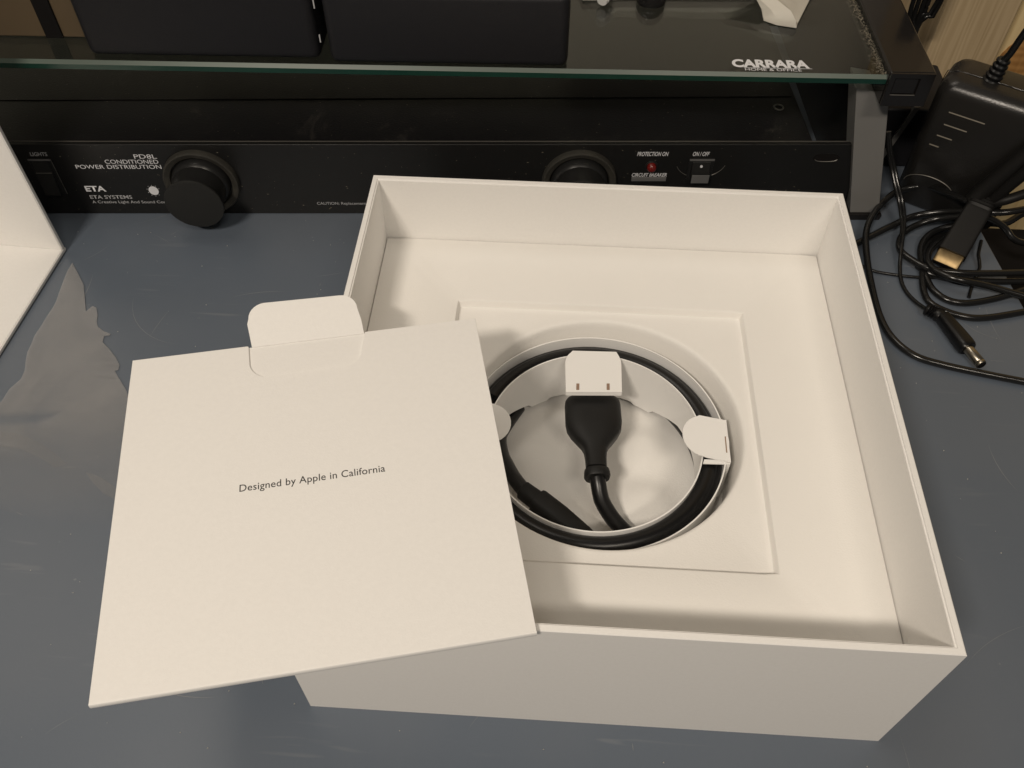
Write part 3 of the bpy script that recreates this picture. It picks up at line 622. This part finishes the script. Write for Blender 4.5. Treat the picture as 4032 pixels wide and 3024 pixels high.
box('reflection_body', (0, .485, 0, .4, 0, .5), M['brown'], cb, bevel=.004)
box('strap', (.385, .425, -.006, -.001, 0.001, .5), M['dark'], cb)
# crumpled white bag, dark ball and ribbed white cable end behind
bg_ = on_shelf('white_bag', -.69, .31, 'crumpled white paper bag at the back of the glass shelf', 'bag')
bm = bmesh.new()
outl = [(.0, .0), (.13, .012), (.26, .014), (.44, .020), (.447, -.08), (.475, -.100), (.510, -.112), (.530, -.095), (.60, .09), (.66, .25), (.55, .42), (.2, .46), (-.02, .40), (-.03, .2)]
cx = sum(p[0] for p in outl)/len(outl); cy = sum(p[1] for p in outl)/len(outl)
def rg(k, z): return [(cx+(p[0]-cx)*k+.008*math.sin(i*2.3+k*7), cy+(p[1]-cy)*k, z+.008*math.sin(i*1.7+k*5)*(1 if z > .01 else 0)) for i, p in enumerate(outl)]
loft_bm(bm, [rg(1, .001), rg(1.0, .005), rg(.97, .013), rg(.9, .026), rg(.7, .040), rg(.4, .05), rg(.1, .045)]); finish('bag_body', bm, M['bag'], bg_, smooth=25)
bl = on_shelf('black_ball', -.515, .315, 'small black dome in front of the white bag on the shelf', 'dome')
bm = bmesh.new(); loft_bm(bm, [[(r_*math.cos(2*math.pi*k/28), r_*math.sin(2*math.pi*k/28), z) for k in range(28)] for r_, z in ((.036, .0005), (.037, .006), (.034, .018), (.028, .028), (.018, .036), (.006, .040))]); finish('dome_body', bm, M['gloss'], bl, smooth=60)
we = on_shelf('white_cable_end', -.640, .290, 'ribbed white cable end on the shelf left of the black dome', 'cable end')
bm = bmesh.new(); tube_bm(bm, [Vector((k*.004*.35, -.010+k*.004, .016+.0012*k)) for k in range(31)], .012, 14, prof=[.0125+.0035*(1 if (k//2) % 2 else 0) for k in range(31)]); finish('ribbed_relief', bm, M['sleeve'], we, smooth=20)

# ------------------------------------------------------------------ power adapter by the stand
AO = [1.3236, 1.4761, -0.0]
ad = empty('power_adapter', AO, math.atan2(-.6, 1), label='black plug in power adapter standing upright between shelf leg and wooden stud', category='power adapter')
def ar(w0, w1, d0, d1, z, rc=.03, n=6):
    out = []
    for cx_, cy_, s0 in ((w1-rc, d0+rc, -90), (w1-rc, d1-rc, 0), (w0+rc, d1-rc, 90), (w0+rc, d0+rc, 180)):
        for k in range(n+1): a = R(s0+90*k/n); out.append((cx_+rc*math.cos(a), cy_+rc*math.sin(a), z))
    return out
bm = bmesh.new()
loft_bm(bm, [ar(.008, .252, .008, .142, .0), ar(0, .26, 0, .15, .010), ar(-.004, .262, -.002, .15, .20), ar(-.004, .258, -.002, .150, .335), ar(.0, .253, .003, .148, .352), ar(.010, .243, .014, .142, .366), ar(.028, .225, .032, .128, .372, .02)])
finish('adapter_body', bm, M['adapter'], ad, smooth=60)
wire('moulding_seam', [(-.0048, .060, .02), (-.0048, .060, .33), (.01, .060, .365), (.05, .060, .3725), (.20, .060, .3725), (.245, .060, .362)], .0012, M['cable'], ad)
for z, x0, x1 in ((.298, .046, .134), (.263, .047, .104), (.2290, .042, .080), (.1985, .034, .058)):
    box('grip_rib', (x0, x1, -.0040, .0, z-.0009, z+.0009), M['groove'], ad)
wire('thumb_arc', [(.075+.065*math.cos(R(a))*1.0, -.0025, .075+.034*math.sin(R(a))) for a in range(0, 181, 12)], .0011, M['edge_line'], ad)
SR = [[1.4444, 1.4853, 0.3492], [1.451, 1.4813, 0.4279], [1.456, 1.4783, 0.4411], [1.4634, 1.4739, 0.4953], [1.4746, 1.4671, 0.5604]]
Ta = (Matrix.Translation(Vector(AO)) @ Matrix.Rotation(math.atan2(-.6, 1), 4, 'Z')).inverted()
srl = [Ta @ Vector(p) for p in SR]
pts = [srl[0].lerp(srl[1], k/24) for k in range(25)]
bm = bmesh.new(); tube_bm(bm, pts, .02, 18, prof=[(.0275 if k < 3 else .0225-.0095*k/24)+(.0032 if (k//2) % 2 else 0) for k in range(25)]); finish('strain_relief', bm, M['rubber'], ad, smooth=25)
tube('adapter_lead', [srl[1]-(srl[2]-srl[1])*.2]+srl[2:]+[srl[-1]+Vector((.02, 0, .12))], .0085, M['cable'], ad)

# ------------------------------------------------------------------ cables on the desk
CAB = {'A': [[1.5344, 0.8182, 0.009], [1.4893, 0.8283, 0.009], [1.4108, 0.8451, 0.009], [1.3169, 0.8679, 0.009], [1.2556, 0.8932, 0.009], [1.2157, 0.9458, 0.009], [1.1996, 1.021, 0.009], [1.199, 1.1337, 0.012], [1.2041, 1.2323, 0.02], [1.2148, 1.3057, 0.03], [1.247, 1.3714, 0.04], [1.3025, 1.4346, 0.05], [1.3439, 1.4555, 0.055], [1.3873, 1.4486, 0.07], [1.4153, 1.4044, 0.09], [1.4493, 1.3468, 0.11], [1.4702, 1.322, 0.115]], 'C': [[1.1626, 1.2544, 0.01], [1.1879, 1.2733, 0.012], [1.236, 1.3012, 0.02], [1.2877, 1.3303, 0.03], [1.3506, 1.3661, 0.035], [1.4155, 1.3582, 0.06], [1.4559, 1.334, 0.085], [1.4996, 1.3133, 0.1], [1.5402, 1.304, 0.11], [1.5999, 1.3127, 0.12]], 'Dl': [[1.4875, 1.3215, 0.09], [1.4502, 1.3254, 0.075], [1.3993, 1.3458, 0.045], [1.3477, 1.3368, 0.025], [1.3074, 1.3, 0.02], [1.2929, 1.2488, 0.02], [1.3146, 1.2119, 0.02], [1.3494, 1.1778, 0.024], [1.4152, 1.1598, 0.03], [1.4876, 1.1617, 0.03], [1.5808, 1.17, 0.03], [1.6354, 1.176, 0.03]], 'E': [[1.4869, 1.3281, 0.05], [1.441, 1.3311, 0.035], [1.4045, 1.3287, 0.02], [1.369, 1.298, 0.015], [1.3498, 1.2532, 0.009], [1.3443, 1.1878, 0.009], [1.345, 1.1509, 0.009], [1.3512, 1.1151, 0.009], [1.3759, 1.0837, 0.009], [1.4195, 1.0739, 0.009], [1.4949, 1.0926, 0.01], [1.5698, 1.1176, 0.02], [1.6294, 1.1417, 0.02]], 'F': [[1.4667, 1.3335, 0.009], [1.4048, 1.3126, 0.009], [1.3593, 1.2537, 0.009], [1.3382, 1.1768, 0.009], [1.3269, 1.1188, 0.009], [1.3308, 1.0735, 0.009], [1.3596, 1.0455, 0.009], [1.4074, 1.0265, 0.009], [1.46, 1.0273, 0.009], [1.5555, 1.0526, 0.009], [1.6126, 1.0709, 0.009]], 'H': [[1.3306, 1.2019, 0.01], [1.3536, 1.1741, 0.01], [1.4149, 1.1568, 0.01], [1.4937, 1.1538, 0.01], [1.5866, 1.1595, 0.01], [1.6422, 1.1681, 0.01]], 'G': [[1.1876, 1.1984, 0.005], [1.2139, 1.1813, 0.005], [1.2453, 1.1726, 0.005], [1.3166, 1.1637, 0.005], [1.4084, 1.1667, 0.005]], 'K': [[1.5058, 1.2842, 0.03], [1.4905, 1.239, 0.02], [1.4896, 1.2063, 0.01], [1.4583, 1.1473, 0.004], [1.437, 1.0999, 0.004]], 'T': [[1.2406, 1.4718, 0.22], [1.2532, 1.4597, 0.18], [1.276, 1.4539, 0.13], [1.2927, 1.4148, 0.09], [1.3072, 1.3868, 0.06], [1.3115, 1.3346, 0.035], [1.3035, 1.2942, 0.03]], 'T2': [[1.2455, 1.4721, 0.22], [1.2592, 1.4601, 0.18], [1.2837, 1.4543, 0.13], [1.3012, 1.4153, 0.09], [1.3161, 1.3873, 0.06], [1.318, 1.335, 0.035], [1.294, 1.249, 0.03], [1.2836, 1.1916, 0.012], [1.2794, 1.1447, 0.006], [1.2851, 1.1039, 0.006], [1.3003, 1.0656, 0.01], [1.3144, 1.0347, 0.02]], 'plug': [[1.3102, 1.0394, 0.02], [1.3446, 1.0147, 0.02], [1.3805, 0.9117, 0.02], [1.3997, 0.8637, 0.02]], 'conn': [[1.4778, 1.3178, 0.125], [1.4579, 1.2899, 0.12], [1.4026, 1.2057, 0.05], [1.3984, 1.1958, 0.045]], 'R1': [[1.4618, 1.3326, 0.12], [1.4751, 1.3334, 0.155], [1.5121, 1.3235, 0.245], [1.5444, 1.3153, 0.32]], 'R2': [[1.4939, 1.3209, 0.11], [1.4997, 1.3159, 0.145], [1.5233, 1.2913, 0.24], [1.543, 1.2807, 0.3]], 'R3': [[1.4805, 1.3258, 0.11], [1.5227, 1.3028, 0.15], [1.562, 1.3094, 0.165], [1.6095, 1.3164, 0.18]], 'R4': [[1.5586, 1.3671, 0.02], [1.5973, 1.3695, 0.02], [1.6493, 1.4021, 0.03], [1.7178, 1.4421, 0.03]], 'X1': [[1.4763, 1.3161, 0.05], [1.4372, 1.308, 0.03], [1.4, 1.2777, 0.03], [1.3595, 1.2311, 0.03], [1.3494, 1.1874, 0.03], [1.3675, 1.1492, 0.035], [1.4057, 1.1232, 0.04], [1.4756, 1.1171, 0.03], [1.5637, 1.0971, 0.02], [1.6119, 1.085, 0.02]], 'X2': [[1.4838, 1.3213, 0.09], [1.5321, 1.3192, 0.07], [1.5677, 1.3104, 0.05], [1.5965, 1.2897, 0.03], [1.6896, 1.3061, 0.0]]}
WIRES = [[[1.3632, 1.9, 0.3709], [1.3714, 1.9, 0.3291], [1.3844, 1.9, 0.2679]], [[1.3763, 1.9, 0.3713], [1.3863, 1.9, 0.3153], [1.3904, 1.9, 0.2607]], [[1.3894, 1.9, 0.3717], [1.3979, 1.9, 0.33], [1.3929, 1.9, 0.2682]], [[1.435, 1.9, 0.3732], [1.4303, 1.9, 0.3416], [1.4101, 1.9, 0.3053], [1.3949, 1.9, 0.272]], [[1.4252, 1.9, 0.3729], [1.4211, 1.9, 0.3484], [1.3976, 1.9, 0.3121], [1.3909, 1.9, 0.2737]], [[1.3501, 1.9, 0.3705], [1.3569, 1.9, 0.3321], [1.3801, 1.9, 0.2733]]]
dc = empty('display_cable', (0, 0, 0), label='thick glossy black display cable looped on the desk with a gold tipped connector', category='cable')
for nm, key in (('cable_run', 'A'), ('cable_run', 'C'), ('cable_loop', 'Dl'), ('cable_loop', 'E'), ('cable_loop', 'F'), ('cable_run', 'H'), ('cable_loop', 'X1'), ('cable_loop', 'X2')):
    tube(nm, CAB[key], .0085, M['cable'], dc)
c0, c1, c2 = CAB['conn'][0], CAB['conn'][2], CAB['conn'][3]
stations('connector_shell', c0, c1, [(0, .017, .016), (.04, .0290, .018), (.2, .0320, .0190), (1, .0355, .0195)], M['conn'], dc, n=28, se=6)
stations('connector_ribs', (Vector(c0)*1.09-Vector(c1)*.09), (Vector(c0)*.86+Vector(c1)*.14), [(0, .0285, .018), (.12, .0315, .021), (.2, .0275, .018), (.32, .0325, .0215), (.42, .0285, .018), (.54, .0330, .022), (.66, .0290, .0185), (.8, .0330, .022), (1, .031, .020)], M['conn'], dc, n=28, se=4)
d_ = (Vector(c1)-Vector(c0)).normalized()
gt = stations('gold_tip', c1, Vector(c1)+d_*.036, [(0, .0325, .0100), (.98, .0325, .0100), (1, .0317, .0092)], M['gold'], dc, n=28, se=8)
stations('tip_mouth', Vector(c1)+d_*.0355, Vector(c1)+d_*.0370, [(0, .0285, .0065), (1, .0285, .0065)], M['dark'], dc, n=24, se=8)
sd = Vector((-d_.y, d_.x, 0)).normalized()
for k in (-.023, -.0115, 0, .0115, .023):
    a_ = Vector(c1)+sd*k+Vector((0, 0, .0102)); wire('contact_line', [a_+d_*.006, a_+d_*.030], .0009, M['dark'], gt)
for nm, key, r_ in (('thick_power_lead', 'R1', .022), ('second_thick_lead', 'R2', .015)):
    o = tube('thick_lead', CAB[key], r_, M['conn'])
    tag(o, {'R1': 'thick matte black lead rising to the upper right from the connector knot', 'R2': 'thinner matte black lead just below the thick lead at the right edge'}[key], 'cable')
o = tube('short_lead', CAB['R3'], .0125, M['conn']); tag(o, 'black lead with tiny pale marking leaving the knot to the right', 'cable')
o = tube('short_lead', CAB['R4'], .0090, M['cable']); tag(o, 'black glossy lead drooping off the desk edge under the connector knot', 'cable')
bp_ = empty('barrel_plug_cable', (0, 0, 0), label='thin black twin lead ending in a barrel plug with a metal tip', category='cable')
tube('twin_strand', CAB['T'], .0052, M['cable'], bp_, n=10); tube('twin_strand', CAB['T2'], .0052, M['cable'], bp_, n=10)
P0, P1, P2, P3 = [Vector(p) for p in CAB['plug']]
stations('plug_relief', P0, P1, [(0, .012, .010), (.06, .0165, .014), (.2, .0175, .015), (.24, .0135, .012), (.36, .0180, .0155), (.40, .0140, .0125), (.52, .0185, .016), (.56, .0150, .0135), (.72, .0190, .0165), (1, .0175, .0160)], M['rubber'], bp_, n=20)
stations('plug_grip', P1, P2, [(0, .0165, .0155), (.10, .0180, .0170), (.35, .0190, .0180), (.60, .0205, .0190), (.85, .0215, .0195), (.96, .0205, .0190), (1, .0180, .0170)], M['rubber'], bp_, n=24, se=2.6)
mt_ = stations('metal_tip', P2, P3, [(0, .0120, .0120), (.80, .0120, .0120), (.82, .0110, .0110), (.86, .0120, .0120), (.97, .0120, .0120), (1, .0105, .0105)], M['nickel'], bp_, n=24)
dd_ = (P3-P2).normalized(); stations('tip_bore', P3-dd_*.0005, P3+dd_*.0012, [(0, .0102, .0102), (1, .0098, .0098)], M['dark'], mt_, n=20)
o = tube('thin_wire', CAB['G'], .0040, M['thin'], n=10); tag(o, 'thin straight black wire lying under the cable loops beside the box', 'wire')
o = tube('thin_wire', CAB['K'], .0045, M['thin'], n=10); tag(o, 'short kinked thin black wire below the gold tipped connector', 'wire')
wl = ['leftmost hanging black wire behind the shelf rail', 'second hanging black wire behind the shelf rail', 'third hanging black wire behind the shelf rail', 'rightmost curved black wire in front of the pale wall', 'inner curved black wire just left of the outermost one', 'hanging black wire nearest the shelf rail']
for i, p in enumerate(WIRES):
    low = Vector(p[-1]); pp = [Vector(q)+Vector((0, 0, .35)) if j == 0 else Vector(q) for j, q in enumerate(p)]
    o = tube('hanging_wire', pp+[low+Vector((0, -.02, -.12))], .0065, M['cable'], n=10); tag(o, wl[i], 'wire', 'wires hanging behind the shelf')
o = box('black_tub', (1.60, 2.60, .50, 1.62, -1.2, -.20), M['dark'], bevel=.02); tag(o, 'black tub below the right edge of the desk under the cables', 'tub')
o = box('filler_block', (1.275, 1.47, 1.62, 1.85, .0005, .19), M['soft_black'], bevel=.008); tag(o, 'added black block filling the dark gap between shelf leg and power adapter', 'block')  # added dark filler that hides the desk so the gap looks black
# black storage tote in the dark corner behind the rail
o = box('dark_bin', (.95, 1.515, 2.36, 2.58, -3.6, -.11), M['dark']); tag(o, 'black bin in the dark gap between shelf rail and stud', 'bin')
